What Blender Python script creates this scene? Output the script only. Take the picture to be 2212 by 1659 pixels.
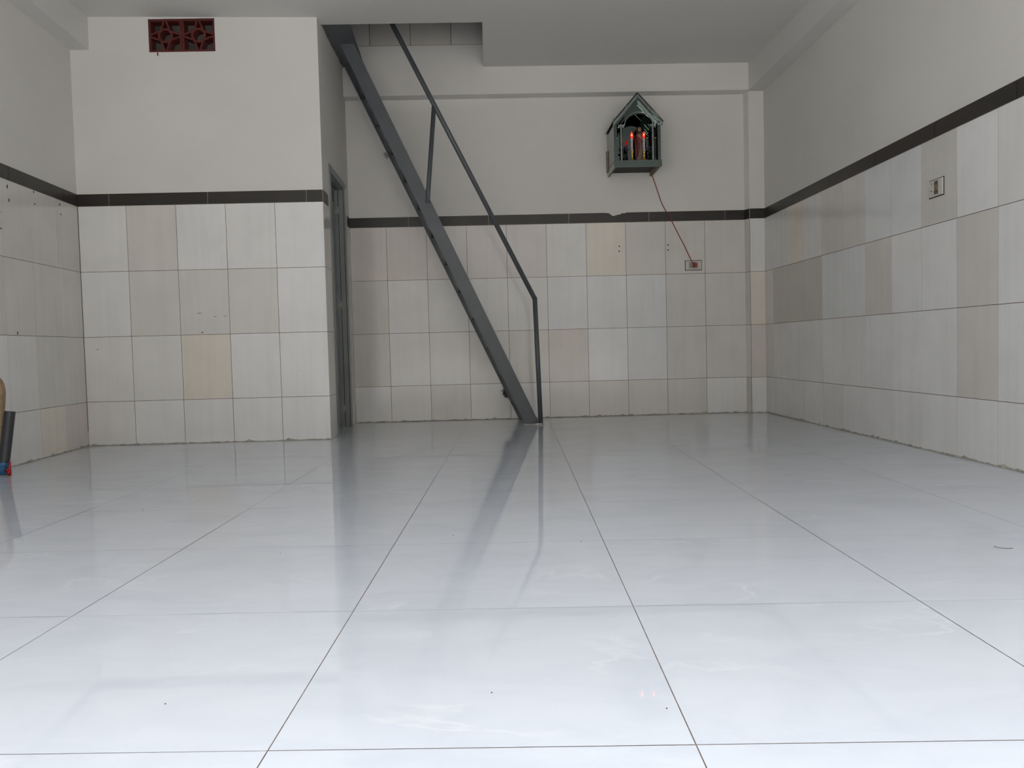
import bpy, math, random
from mathutils import Vector, Matrix

for o in list(bpy.data.objects):
    bpy.data.objects.remove(o)
SC = bpy.context.scene
COL = SC.collection
random.seed(7)

# ------------------------------------------------------------------ camera
cam_d = bpy.data.cameras.new('camera')
cam = bpy.data.objects.new('camera', cam_d)
COL.objects.link(cam)
SC.camera = cam
F_PX, YAW, PITCH, ROLL, CAM_H = 1791.6, -0.0251, 0.0443, -0.0252, 0.5424
cam_d.sensor_fit = 'HORIZONTAL'
cam_d.sensor_width = 36.0
cam_d.lens = 36.0 * F_PX / 2212.0
cam_d.clip_start = 0.02
cam_d.clip_end = 200
cy, sy, cp, sp = math.cos(YAW), math.sin(YAW), math.cos(PITCH), math.sin(PITCH)
d = Vector((-sy * cp, cy * cp, -sp))
r = Vector((cy, sy, 0))
u = r.cross(d)
c, s = math.cos(ROLL), math.sin(ROLL)
r2, u2 = c * r + s * u, -s * r + c * u
M3 = Matrix((r2, u2, -d)).transposed()
cam.matrix_world = Matrix.Translation((0, 0, CAM_H)) @ M3.to_4x4()

# ------------------------------------------------------------------ light: overcast daylight through the open shop front
world = bpy.data.worlds.new('overcast_sky')
SC.world = world
world.use_nodes = True
wn = world.node_tree
wn.nodes.clear()
wo = wn.nodes.new('ShaderNodeOutputWorld')
bg = wn.nodes.new('ShaderNodeBackground')
bg.inputs['Color'].default_value = (0.95, 0.975, 1.0, 1)
# overcast sky: brighter towards the zenith than at the horizon
w_tc = wn.nodes.new('ShaderNodeTexCoord')
w_sep = wn.nodes.new('ShaderNodeSeparateXYZ')
w_mr = wn.nodes.new('ShaderNodeMapRange')
w_mr.inputs['From Min'].default_value = 0.0
w_mr.inputs['From Max'].default_value = 1.0
w_mr.inputs['To Min'].default_value = 0.75
w_mr.inputs['To Max'].default_value = 2.25
wn.links.new(w_tc.outputs['Generated'], w_sep.inputs[0])
wn.links.new(w_sep.outputs['Z'], w_mr.inputs['Value'])
wn.links.new(w_mr.outputs[0], bg.inputs['Strength'])
wn.links.new(bg.outputs[0], wo.inputs[0])

SC.view_settings.view_transform = 'Standard'
SC.view_settings.look = 'None'
SC.view_settings.gamma = 1.0
SC.view_settings.use_curve_mapping = False
SC.view_settings.exposure = 1.83

Y_FRONT = -0.10          # plane of the open shop front
OPEN_X0, OPEN_X1, OPEN_Z = -2.10, 2.0, 2.50
pl_d = bpy.data.lights.new('shopfront_daylight', 'AREA')     # portal only: guides sampling of the sky
pl_d.shape = 'RECTANGLE'
pl_d.size = OPEN_X1 - OPEN_X0
pl_d.size_y = OPEN_Z
pl_d.cycles.is_portal = True
pl = bpy.data.objects.new('shopfront_daylight', pl_d)
pl.location = ((OPEN_X0 + OPEN_X1) / 2, Y_FRONT - 0.12, OPEN_Z / 2)
pl.rotation_euler = (math.radians(90), 0, 0)
COL.objects.link(pl)

# hazy sun standing behind the house: it lights the street outside, never the room directly
sun_d = bpy.data.lights.new('sun', 'SUN')
sun_d.energy = 7.0
sun_d.color = (1.0, 0.95, 0.875)
sun_d.angle = math.radians(8)
sun = bpy.data.objects.new('sun', sun_d)
sun.location = (2, 12, 14)
sun.rotation_euler = Vector((-0.08, -0.5, -0.86)).to_track_quat('-Z', 'Y').to_euler()
COL.objects.link(sun)

# ------------------------------------------------------------------ materials
MATS = {}

def pmat(name, color, rough=0.5, metal=0.0, noise=None, bump=None, emit=None, emit_s=0.0,
         spec=0.5, transmission=0.0, attr=False, ior=1.45, rough_noise=None):
    """noise=(scale, amount, detail)  bump=(scale, strength, distance)"""
    m = bpy.data.materials.new(name)
    m.use_nodes = True
    nt = m.node_tree
    b = nt.nodes['Principled BSDF']
    b.inputs['Base Color'].default_value = (*color, 1)
    b.inputs['Roughness'].default_value = rough
    b.inputs['Metallic'].default_value = metal
    b.inputs['Specular IOR Level'].default_value = spec
    b.inputs['IOR'].default_value = ior
    b.inputs['Transmission Weight'].default_value = transmission
    tc = nt.nodes.new('ShaderNodeTexCoord')
    src = None
    if attr:
        a = nt.nodes.new('ShaderNodeAttribute')
        a.attribute_name = 'tint'
        src = a.outputs['Color']
    if noise:
        n = nt.nodes.new('ShaderNodeTexNoise')
        n.inputs['Scale'].default_value = noise[0]
        n.inputs['Detail'].default_value = noise[2] if len(noise) > 2 else 4
        nt.links.new(tc.outputs['Object'], n.inputs['Vector'])
        mr = nt.nodes.new('ShaderNodeMapRange')
        mr.inputs['From Min'].default_value = 0.3
        mr.inputs['From Max'].default_value = 0.7
        mr.inputs['To Min'].default_value = 1 - noise[1]
        mr.inputs['To Max'].default_value = 1 + noise[1] * 0.35
        nt.links.new(n.outputs['Fac'], mr.inputs['Value'])
        mx = nt.nodes.new('ShaderNodeVectorMath')
        mx.operation = 'MULTIPLY'
        if src:
            nt.links.new(src, mx.inputs[0])
        else:
            mx.inputs[0].default_value = color
        nt.links.new(mr.outputs[0], mx.inputs[1])
        src = mx.outputs[0]
    if src:
        nt.links.new(src, b.inputs['Base Color'])
    if bump:
        n2 = nt.nodes.new('ShaderNodeTexNoise')
        n2.inputs['Scale'].default_value = bump[0]
        n2.inputs['Detail'].default_value = 3
        nt.links.new(tc.outputs['Object'], n2.inputs['Vector'])
        bp = nt.nodes.new('ShaderNodeBump')
        bp.inputs['Strength'].default_value = bump[1]
        bp.inputs['Distance'].default_value = bump[2]
        nt.links.new(n2.outputs['Fac'], bp.inputs['Height'])
        nt.links.new(bp.outputs[0], b.inputs['Normal'])
    if emit:
        b.inputs['Emission Color'].default_value = (*emit, 1)
        b.inputs['Emission Strength'].default_value = emit_s
    MATS[name] = m
    return m

plaster = pmat('white_plaster', (0.70, 0.685, 0.655), 0.75, noise=(1.6, 0.05, 6), bump=(60, 0.15, 0.002))
ceil_m = pmat('ceiling_paint', (0.70, 0.69, 0.665), 0.8, noise=(1.2, 0.04, 5), bump=(40, 0.12, 0.002))
tile_m = pmat('glazed_wall_tile', (0.8, 0.8, 0.8), 0.13, noise=(5, 0.05, 6), attr=True, bump=(4, 0.04, 0.002))
grout_m = pmat('brown_wall_grout', (0.17, 0.13, 0.095), 0.9, noise=(18, 0.5, 4))
def add_streaks(m, amount):
    nt = m.node_tree
    b = nt.nodes['Principled BSDF']
    link = b.inputs['Base Color'].links[0]
    src = link.from_socket
    tc = nt.nodes.new('ShaderNodeTexCoord')
    mp = nt.nodes.new('ShaderNodeMapping')
    mp.inputs['Scale'].default_value = (22, 22, 1.3)
    nt.links.new(tc.outputs['Object'], mp.inputs['Vector'])
    n = nt.nodes.new('ShaderNodeTexNoise')
    n.inputs['Scale'].default_value = 1.0
    n.inputs['Detail'].default_value = 5
    nt.links.new(mp.outputs[0], n.inputs['Vector'])
    mr = nt.nodes.new('ShaderNodeMapRange')
    mr.inputs['From Min'].default_value = 0.30
    mr.inputs['From Max'].default_value = 0.55
    mr.inputs['To Min'].default_value = 1 - amount
    mr.inputs['To Max'].default_value = 1.0
    nt.links.new(n.outputs['Fac'], mr.inputs['Value'])
    mx = nt.nodes.new('ShaderNodeVectorMath')
    mx.operation = 'MULTIPLY'
    nt.links.new(src, mx.inputs[0])
    nt.links.new(mr.outputs[0], mx.inputs[1])
    nt.links.new(mx.outputs[0], b.inputs['Base Color'])


add_streaks(tile_m, 0.04)
stripe_m = pmat('dark_border_tile', (0.030, 0.026, 0.022), 0.35, noise=(8, 0.15, 4))
joint_m = pmat('pale_border_joint', (0.42, 0.40, 0.37), 0.9)
steel_m = pmat('grey_painted_steel', (0.085, 0.095, 0.105), 0.38, noise=(9, 0.12, 5), bump=(30, 0.08, 0.001))
door_m = pmat('blue_grey_door_steel', (0.25, 0.27, 0.27), 0.42, noise=(6, 0.12, 5))
hinge_m = pmat('hinge_steel', (0.34, 0.345, 0.33), 0.35, metal=0.3)
dark_m = pmat('dark_hole', (0.015, 0.012, 0.01), 0.9)
clay_m = pmat('red_painted_clay', (0.095, 0.011, 0.008), 0.65, noise=(20, 0.25, 4), bump=(80, 0.3, 0.001))
dim_m = pmat('darkened_bathroom_plaster', (0.085, 0.095, 0.09), 0.8, noise=(3, 0.2, 4))  # plaster colour darkened to stand in for the dim room
plate_m = pmat('ivory_plastic', (0.58, 0.56, 0.52), 0.35)
plate2_m = pmat('socket_grey_plastic', (0.33, 0.31, 0.28), 0.4)
dirty_m = pmat('yellowed_plastic', (0.26, 0.20, 0.12), 0.5, noise=(120, 0.5, 3))
edge_m = pmat('dirt_and_shade_line', (0.055, 0.042, 0.028), 0.8)  # real dark lines, plus shade painted at door gaps and socket buttons
redpl_m = pmat('red_plastic', (0.30, 0.012, 0.010), 0.35)
cord_m = pmat('red_cord_rubber', (0.30, 0.055, 0.03), 0.5)
mirror_m = pmat('green_tinted_mirror', (0.135, 0.17, 0.155), 0.05, metal=1.0, bump=(14, 0.05, 0.002))
mirror2_m = pmat('cut_edge_and_highlight_mirror', (0.40, 0.46, 0.44), 0.12, metal=1.0, noise=(60, 0.25, 3))  # cut mirror pieces, also the painted highlights on the right gable
smoked_m = pmat('dark_green_side_glass', (0.075, 0.092, 0.082), 0.06, metal=1.0)
black_m = pmat('black_board', (0.012, 0.013, 0.012), 0.6)
ply_m = pmat('raw_board_edge', (0.30, 0.25, 0.18), 0.8, noise=(30, 0.3, 4))
gold_m = pmat('gold_plastic', (0.62, 0.42, 0.12), 0.28, metal=0.85)
candle_m = pmat('candle_sleeve', (0.45, 0.43, 0.45), 0.3)
bulb_m = pmat('red_flame_bulb', (0.5, 0.02, 0.01), 0.3, emit=(1.0, 0.012, 0.008), emit_s=0.55)
bulbc_m = pmat('hot_bulb_core', (0.9, 0.3, 0.1), 0.3, emit=(1.0, 0.16, 0.06), emit_s=1.3)
skin_m = pmat('painted_skin', (0.30, 0.17, 0.11), 0.5)
robe_m = pmat('cream_robe_paint', (0.26, 0.19, 0.16), 0.5, noise=(25, 0.2, 3))
cloak_m = pmat('dark_red_cloak_paint', (0.11, 0.022, 0.016), 0.5, noise=(20, 0.2, 3))
hair_m = pmat('brown_hair_paint', (0.05, 0.03, 0.018), 0.6)
leaf_m = pmat('dark_green_leaf', (0.02, 0.045, 0.02), 0.5)
flower_m = pmat('purple_flower', (0.06, 0.05, 0.16), 0.6)
pipe_m = pmat('dark_grey_pvc', (0.035, 0.037, 0.042), 0.42, noise=(20, 0.15, 4))
blue_m = pmat('blue_plastic', (0.012, 0.085, 0.20), 0.35)
white_m = pmat('white_tape', (0.70, 0.68, 0.62), 0.6)
wood_m = pmat('tan_wood', (0.36, 0.25, 0.14), 0.6, noise=(30, 0.3, 4))
mortar_m = pmat('white_mortar', (0.62, 0.60, 0.55), 0.9, noise=(60, 0.2, 4), bump=(80, 0.5, 0.003))
web_m = pmat('dusty_cobweb', (0.07, 0.065, 0.058), 0.9)
street_m = pmat('pale_street_concrete', (0.42, 0.41, 0.40), 0.9, noise=(2, 0.2, 6))
facade_m = pmat('grey_render', (0.20, 0.19, 0.18), 0.85, noise=(0.6, 0.25, 5))
concrete_m = pmat('darkened_upstairs_concrete', (0.22, 0.215, 0.205), 0.85)  # wall colour darkened to lessen bounced light upstairs
floorgrout_m = pmat('pinkish_floor_grout', (0.24, 0.175, 0.155), 0.9, noise=(40, 0.4, 3))


def marble():
    m = bpy.data.materials.new('polished_marble_tile')
    m.use_nodes = True
    nt = m.node_tree
    L = nt.links.new
    b = nt.nodes['Principled BSDF']
    tc = nt.nodes.new('ShaderNodeTexCoord')
    at = nt.nodes.new('ShaderNodeAttribute')
    at.attribute_name = 'tint'
    sc = nt.nodes.new('ShaderNodeVectorMath')
    sc.operation = 'MULTIPLY_ADD'
    sc.inputs[1].default_value = (37, 53, 11)
    L(at.outputs['Color'], sc.inputs[0])
    L(tc.outputs['Object'], sc.inputs[2])
    # stretch so that clouds and veins drift diagonally
    mp = nt.nodes.new('ShaderNodeMapping')
    mp.inputs['Rotation'].default_value = (0, 0, 0.55)
    mp.inputs['Scale'].default_value = (1.0, 1.9, 1)
    L(sc.outputs[0], mp.inputs['Vector'])
    n1 = nt.nodes.new('ShaderNodeTexNoise')
    n1.inputs['Scale'].default_value = 3.4
    n1.inputs['Detail'].default_value = 10
    n1.inputs['Roughness'].default_value = 0.62
    n1.inputs['Distortion'].default_value = 0.7
    L(mp.outputs[0], n1.inputs['Vector'])
    r1 = nt.nodes.new('ShaderNodeValToRGB')
    e = r1.color_ramp.elements
    e[0].position = 0.33
    e[0].color = (0.575, 0.612, 0.675, 1)
    e[1].position = 0.56
    e[1].color = (0.615, 0.65, 0.71, 1)
    L(n1.outputs['Fac'], r1.inputs['Fac'])
    # thin veins: ridge of a second noise
    n2 = nt.nodes.new('ShaderNodeTexNoise')
    n2.inputs['Scale'].default_value = 1.1
    n2.inputs['Detail'].default_value = 8
    n2.inputs['Roughness'].default_value = 0.6
    n2.inputs['Distortion'].default_value = 0.5
    L(mp.outputs[0], n2.inputs['Vector'])
    s1 = nt.nodes.new('ShaderNodeMath')
    s1.operation = 'SUBTRACT'
    s1.inputs[1].default_value = 0.53
    L(n2.outputs['Fac'], s1.inputs[0])
    ab = nt.nodes.new('ShaderNodeMath')
    ab.operation = 'ABSOLUTE'
    L(s1.outputs[0], ab.inputs[0])
    mr = nt.nodes.new('ShaderNodeMapRange')
    mr.inputs['From Min'].default_value = 0.0
    mr.inputs['From Max'].default_value = 0.014
    mr.inputs['To Min'].default_value = 1.0
    mr.inputs['To Max'].default_value = 0.0
    L(ab.outputs[0], mr.inputs['Value'])
    n3 = nt.nodes.new('ShaderNodeTexNoise')
    n3.inputs['Scale'].default_value = 4
    L(mp.outputs[0], n3.inputs['Vector'])
    m3 = nt.nodes.new('ShaderNodeMapRange')
    m3.inputs['From Min'].default_value = 0.5
    m3.inputs['From Max'].default_value = 0.66
    L(n3.outputs['Fac'], m3.inputs['Value'])
    mu = nt.nodes.new('ShaderNodeMath')
    mu.operation = 'MULTIPLY'
    L(mr.outputs[0], mu.inputs[0])
    L(m3.outputs[0], mu.inputs[1])
    mix = nt.nodes.new('ShaderNodeMix')
    mix.data_type = 'RGBA'
    mix.inputs['B'].default_value = (0.66, 0.69, 0.735, 1)
    L(mu.outputs[0], mix.inputs['Factor'])
    L(r1.outputs['Color'], mix.inputs['A'])
    L(mix.outputs['Result'], b.inputs['Base Color'])
    b.inputs['Roughness'].default_value = 0.012
    b.inputs['Specular IOR Level'].default_value = 0.5
    b.inputs['IOR'].default_value = 1.5
    nb = nt.nodes.new('ShaderNodeTexNoise')
    nb.inputs['Scale'].default_value = 5
    nb.inputs['Detail'].default_value = 2
    L(tc.outputs['Object'], nb.inputs['Vector'])
    bp = nt.nodes.new('ShaderNodeBump')
    bp.inputs['Strength'].default_value = 0.02
    bp.inputs['Distance'].default_value = 0.002
    L(nb.outputs['Fac'], bp.inputs['Height'])
    L(bp.outputs[0], b.inputs['Normal'])
    return m


marble_m = marble()

# ------------------------------------------------------------------ helpers


class MB:
    def __init__(self):
        self.v, self.f, self.mi, self.t, self.sm = [], [], [], [], []

    def face(self, pts, mi=0, tint=None, smooth=False):
        b = len(self.v)
        self.v += [tuple(p) for p in pts]
        self.f.append(tuple(range(b, b + len(pts))))
        self.mi.append(mi)
        self.t.append(tint or (1, 1, 1))
        self.sm.append(smooth)

    def mesh(self, verts, faces, mi=0, smooth=False):
        b = len(self.v)
        self.v += [tuple(p) for p in verts]
        for f in faces:
            self.f.append(tuple(i + b for i in f))
            self.mi.append(mi)
            self.t.append((1, 1, 1))
            self.sm.append(smooth)

    def box(self, a, b, mi=0):
        x0, y0, z0 = [min(a[i], b[i]) for i in range(3)]
        x1, y1, z1 = [max(a[i], b[i]) for i in range(3)]
        self.hexa([(x0, y0), (x1, y0), (x1, y1), (x0, y1)], z0, z1, mi)

    def hexa(self, poly, z0, z1, mi=0):
        """vertical prism over a ccw polygon in plan; z0/z1 numbers or functions of (x, y)"""
        n = len(poly)
        fz0 = z0 if callable(z0) else (lambda x, y: z0)
        fz1 = z1 if callable(z1) else (lambda x, y: z1)
        vs = [(x, y, fz0(x, y)) for x, y in poly] + [(x, y, fz1(x, y)) for x, y in poly]
        fs = [tuple(range(n - 1, -1, -1)), tuple(range(n, 2 * n))]
        fs += [(i, (i + 1) % n, n + (i + 1) % n, n + i) for i in range(n)]
        self.mesh(vs, fs, mi)

    def obox(self, o, ax, ay, az, mi=0):
        """box from corner o with edge vectors"""
        o, ax, ay, az = Vector(o), Vector(ax), Vector(ay), Vector(az)
        vs = [o, o + ax, o + ax + ay, o + ay]
        vs = vs + [p + az for p in vs]
        fs = [(3, 2, 1, 0), (4, 5, 6, 7), (0, 1, 5, 4), (1, 2, 6, 5), (2, 3, 7, 6), (3, 0, 4, 7)]
        if ax.cross(ay).dot(az) < 0:
            fs = [tuple(reversed(f)) for f in fs]
        self.mesh(vs, fs, mi)

    def prism(self, pts, vec, mi=0):
        """planar polygon swept by vec"""
        n = len(pts)
        p = [Vector(a) for a in pts]
        q = [a + Vector(vec) for a in p]
        nrm = Vector((0, 0, 0))
        for i in range(n):
            nrm += p[i].cross(p[(i + 1) % n])
        fs = [tuple(range(n - 1, -1, -1)), tuple(range(n, 2 * n))] + \
             [(i, (i + 1) % n, n + (i + 1) % n, n + i) for i in range(n)]
        if nrm.dot(Vector(vec)) < 0:
            fs = [tuple(reversed(f)) for f in fs]
        self.mesh(p + q, fs, mi)

    def tube(self, path, rad, seg=16, mi=0, cap=True, smooth=True):
        pts = [Vector(p) for p in path]
        n = len(pts)
        rads = rad if isinstance(rad, (list, tuple)) else [rad] * n
        vs, fs = [], []
        prev = None
        for i, p in enumerate(pts):
            if i == 0:
                t = (pts[1] - p).normalized()
            elif i == n - 1:
                t = (p - pts[i - 1]).normalized()
            else:
                t = ((pts[i + 1] - p).normalized() + (p - pts[i - 1]).normalized()).normalized()
            ref = prev if prev is not None else (Vector((0, 0, 1)) if abs(t.z) < 0.9 else Vector((0, 1, 0)))
            a = (ref - t * ref.dot(t)).normalized()
            prev = a
            b = t.cross(a)
            k = 1.0
            if 0 < i < n - 1:
                k = 1.0 / max(0.5, ((p - pts[i - 1]).normalized()).dot(t))
            for j in range(seg):
                th = 2 * math.pi * j / seg
                off = (a * math.cos(th) + b * math.sin(th)) * rads[i]
                if k > 1.001:       # stretch the mitre in the bend plane
                    bd = ((pts[i + 1] - p).normalized() - (p - pts[i - 1]).normalized()).normalized()
                    off += bd * off.dot(bd) * (k - 1)
                vs.append(p + off)
        for i in range(n - 1):
            for j in range(seg):
                fs.append((i * seg + j, i * seg + (j + 1) % seg, (i + 1) * seg + (j + 1) % seg, (i + 1) * seg + j))
        self.mesh(vs, fs, mi, smooth)
        if cap:
            b = len(self.v) - len(vs)
            self.f.append(tuple(b + j for j in range(seg - 1, -1, -1)))
            self.f.append(tuple(b + (n - 1) * seg + j for j in range(seg)))
            self.mi += [mi, mi]
            self.t += [(1, 1, 1)] * 2
            self.sm += [False, False]

    def lathe(self, o, prof, seg=24, mi=0, sx=1.0, sy=1.0, smooth=True):
        """prof: (radius, z) from bottom to top"""
        vs, fs = [], []
        n = len(prof)
        for rr, z in prof:
            for j in range(seg):
                th = 2 * math.pi * j / seg
                vs.append((o[0] + rr * sx * math.cos(th), o[1] + rr * sy * math.sin(th), o[2] + z))
        for i in range(n - 1):
            for j in range(seg):
                fs.append((i * seg + j, i * seg + (j + 1) % seg, (i + 1) * seg + (j + 1) % seg, (i + 1) * seg + j))
        fs.append(tuple(range(seg - 1, -1, -1)))
        fs.append(tuple((n - 1) * seg + j for j in range(seg)))
        self.mesh(vs, fs, mi, smooth)

    def ball(self, o, rx, ry=None, rz=None, mi=0, seg=14, rings=9):
        ry = rx if ry is None else ry
        rz = rx if rz is None else rz
        prof = []
        for i in range(rings + 1):
            a = -math.pi / 2 + math.pi * i / rings
            prof.append((max(1e-4, math.cos(a)), math.sin(a)))
        vs, fs = [], []
        for rr, z in prof:
            for j in range(seg):
                th = 2 * math.pi * j / seg
                vs.append((o[0] + rr * rx * math.cos(th), o[1] + rr * ry * math.sin(th), o[2] + z * rz))
        for i in range(rings):
            for j in range(seg):
                fs.append((i * seg + j, i * seg + (j + 1) % seg, (i + 1) * seg + (j + 1) % seg, (i + 1) * seg + j))
        self.mesh(vs, fs, mi, True)

    def build(self, name, mats, parent=None, bevel=0.0, seg=2):
        me = bpy.data.meshes.new(name)
        o = bpy.data.objects.new(name, me)
        if parent is not None:
            off = Vector(parent.location)
            vs = [Vector(v) - off for v in self.v]
            if parent.parent:
                vs = [v - Vector(parent.parent.location) for v in vs]
        else:
            vs = self.v
        me.from_pydata([tuple(v) for v in vs], [], self.f)
        mats = mats if isinstance(mats, (list, tuple)) else [mats]
        for m in mats:
            me.materials.append(m)
        ca = me.color_attributes.new('tint', 'FLOAT_COLOR', 'CORNER')
        for i, p in enumerate(me.polygons):
            p.material_index = self.mi[i]
            p.use_smooth = self.sm[i]
            for li in p.loop_indices:
                ca.data[li].color = (*self.t[i], 1)
        me.update()
        COL.objects.link(o)
        if parent is not None:
            o.parent = parent
        if bevel:
            bv = o.modifiers.new('bevel', 'BEVEL')
            bv.width = bevel
            bv.segments = seg
            bv.limit_method = 'ANGLE'
        return o


def tag(o, label=None, cat=None, group=None, kind=None):
    if label:
        o['label'] = label
    if cat:
        o['category'] = cat
    if group:
        o['group'] = group
    if kind:
        o['kind'] = kind
    return o


def struct(o, label, cat):
    return tag(o, label, cat, kind='structure')


def empty(name, loc):
    o = bpy.data.objects.new(name, None)
    o.empty_display_size = 0.05
    o.location = loc
    COL.objects.link(o)
    return o


# tile colours (glaze tones
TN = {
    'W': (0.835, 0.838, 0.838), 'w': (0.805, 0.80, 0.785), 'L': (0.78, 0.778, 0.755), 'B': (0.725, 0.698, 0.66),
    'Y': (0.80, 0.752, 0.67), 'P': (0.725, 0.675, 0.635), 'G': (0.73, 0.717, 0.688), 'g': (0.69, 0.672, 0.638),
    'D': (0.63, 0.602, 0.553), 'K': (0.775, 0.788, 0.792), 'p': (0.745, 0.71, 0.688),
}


def tiles(name, O, U, N, ub, vb, cells, parent, gap=0.0028, tilt=0.0004, label=None, back=True):
    """ceramic tiles laid on a wall. O origin, U unit vector along, N unit normal into the room,
    ub/vb joint positions along U and up; cells[row from bottom][column] letters"""
    O, U, N = Vector(O), Vector(U).normalized(), Vector(N).normalized()
    Z = Vector((0, 0, 1))
    mb = MB()
    flip = U.cross(Z).dot(N) < 0

    def fc(pts, mi, t=None):
        mb.face(list(reversed(pts)) if flip else pts, mi, t)
    P = lambda a, b, h: O + U * a + Z * b + N * h
    if back:
        fc([P(ub[0], vb[0], .0004), P(ub[-1], vb[0], .0004), P(ub[-1], vb[-1], .0004), P(ub[0], vb[-1], .0004)], 1)
    for j in range(len(vb) - 1):
        for i in range(len(ub) - 1):
            a0, a1 = ub[i] + gap / 2, ub[i + 1] - gap / 2
            b0, b1 = vb[j] + gap / 2, vb[j + 1] - gap / 2
            if a1 - a0 < 0.003:
                continue
            row = cells[j] if j < len(cells) else 'w'
            ch = row[i] if i < len(row) else random.choice('WWwLL')
            t = TN[ch]
            k = 0.96 + random.uniform(-0.012, 0.012)
            t = tuple(x * k for x in t)
            h = [0.0016 + random.uniform(0, tilt) for _ in range(4)]
            c4 = [P(a0, b0, h[0]), P(a1, b0, h[1]), P(a1, b1, h[2]), P(a0, b1, h[3])]
            # tip the whole tile rather than warp it
            c4[3] = c4[0] + c4[2] - c4[1]
            g4 = [P(a0, b0, 0), P(a1, b0, 0), P(a1, b1, 0), P(a0, b1, 0)]
            fc(c4, 0, t)
            for q in range(4):
                w = (q + 1) % 4
                fc([g4[q], g4[w], c4[w], c4[q]], 0, t)
    o = mb.build(name, [tile_m, grout_m], parent)
    if label:
        o['label'] = label
    return o


def border(name, O, U, N, u0, u1, joints, parent, z0=1.4623, z1=1.536, hh=0.0035):
    O, U, N = Vector(O), Vector(U).normalized(), Vector(N).normalized()
    Z = Vector((0, 0, 1))
    mb = MB()
    cuts = [u0] + sorted(j for j in joints if u0 + .004 < j < u1 - .004) + [u1]
    mb.obox(O + U * u0 + Z * z0, U * (u1 - u0), Z * (z1 - z0), N * 0.0012, 1)
    for a, b in zip(cuts[:-1], cuts[1:]):
        mb.obox(O + U * (a + .0014) + Z * (z0 + .0008), U * (b - a - .0028), Z * (z1 - z0 - .0016), N * hh, 0)
    return mb.build(name, [stripe_m, joint_m], parent)


VB = [0.0, 0.2705, 0.6677, 1.065, 1.4623]
ZC = lambda x, y: 2.572 + 0.034 * (y - 5.155) + max(0.0, -1.0 - x) * 0.017      # the slab sags a little
XLEFT = lambda y: -2.4802 - 0.0495 * (y - 5.0)
XR = 2.0852
YP, YB, YBEAM = 5.155, 6.280, 6.200
XDOOR = lambda y: -1.0 - 0.027 * (y - 5.155)
UPZ = 2.765
Y0 = Y_FRONT

# ------------------------------------------------------------------ floor
xl = [-3.27, -2.68, -2.09, -1.505, -0.914, -0.319, 0.264, 0.852, 1.454, 2.045, 2.64]
yl = [-0.63, -0.05, 0.535, 1.118, 1.718, 2.303, 2.885, 3.465, 4.045, 4.625, 5.205, 5.785, 6.365]


def fp(i, j):
    y = yl[j]
    for _ in range(3):
        x = xl[i] + 0.0302 * (y - 1.1)
        y = yl[j] - 0.048 * (x + 0.3)
    return Vector((x, y, 0))


def clip_poly(poly, a, b, cc):        # keep a*x+b*y<=c
    out = []
    for k in range(len(poly)):
        p, q = poly[k], poly[(k + 1) % len(poly)]
        dp, dq = a * p.x + b * p.y - cc, a * q.x + b * q.y - cc
        if dp <= 0:
            out.append(p)
        if dp * dq < 0:
            out.append(p + (q - p) * (dp / (dp - dq)))
    return out


fl = MB()
XLf = lambda y: XLEFT(y) - 0.02
fl.hexa([(XLf(Y0), Y0), (XR + .02, Y0), (XR + .02, YB + .02), (XLf(YB), YB + .02)], -0.12, -0.0009, 1)
for i in range(len(xl) - 1):
    for j in range(len(yl) - 1):
        q = [fp(i, j), fp(i + 1, j), fp(i + 1, j + 1), fp(i, j + 1)]
        cen = sum(q, Vector()) / 4
        gx = 0.0009
        gn, gf = (0.0009 if j == 3 else 0.00035), (0.0009 if j == 2 else 0.00035)
        q = [q[0] + Vector((gx, gn, 0)), q[1] + Vector((-gx, gn, 0)), q[2] + Vector((-gx, -gf, 0)), q[3] + Vector((gx, -gf, 0))]
        q = clip_poly(q, 1, 0, XR + .01)
        q = clip_poly(q, 0, 1, YB + .01) if q else q
        q = clip_poly(q, 0, -1, -Y0) if q else q
        # left wall plane: x >= XLEFT(y) - .01
        q = clip_poly(q, -1, -0.0495, -(-2.4802 + 0.0495 * 5.0) + 0.01) if q else q
        if len(q) < 3:
            continue
        tx, ty = random.uniform(-.00022, .00022), random.uniform(-.00022, .00022)
        q = [Vector((p.x, p.y, (p.x - cen.x) * tx * 2 + (p.y - cen.y) * ty * 2)) for p in q]
        tint = (random.random(), random.random(), random.random())
        fl.face(q, 0, tint)
floor = fl.build('floor', [marble_m, floorgrout_m])
struct(floor, 'polished white marble-look tile floor with thin pinkish joints', 'floor')

# ------------------------------------------------------------------ ceiling slab with the stair opening
HX0, HX1, HY0, HY1 = -1.0, 0.004, 5.283, YBEAM
ce = MB()
x0, x1, y0, y1 = -2.9, XR + .2, Y0 - .15, YB + .1
zt = lambda x, y: UPZ
for poly in ([(-1.0, y0), (x1, y0), (x1, HY0), (-1.0, HY0)],
             [(x0, y0), (-1.0, y0), (-1.0, HY0), (x0, HY0)],
             [(x0, HY0), (-1.03, HY0), (-1.03, HY1), (x0, HY1)],
             [(HX1, HY0), (x1, HY0), (x1, HY1), (HX1, HY1)]):
    ce.hexa(poly, ZC, zt)
# split the front part so the left rise is real
ceiling = ce.build('ceiling', ceil_m)
struct(ceiling, 'white painted slab ceiling with a rectangular stair opening', 'ceiling')

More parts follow.
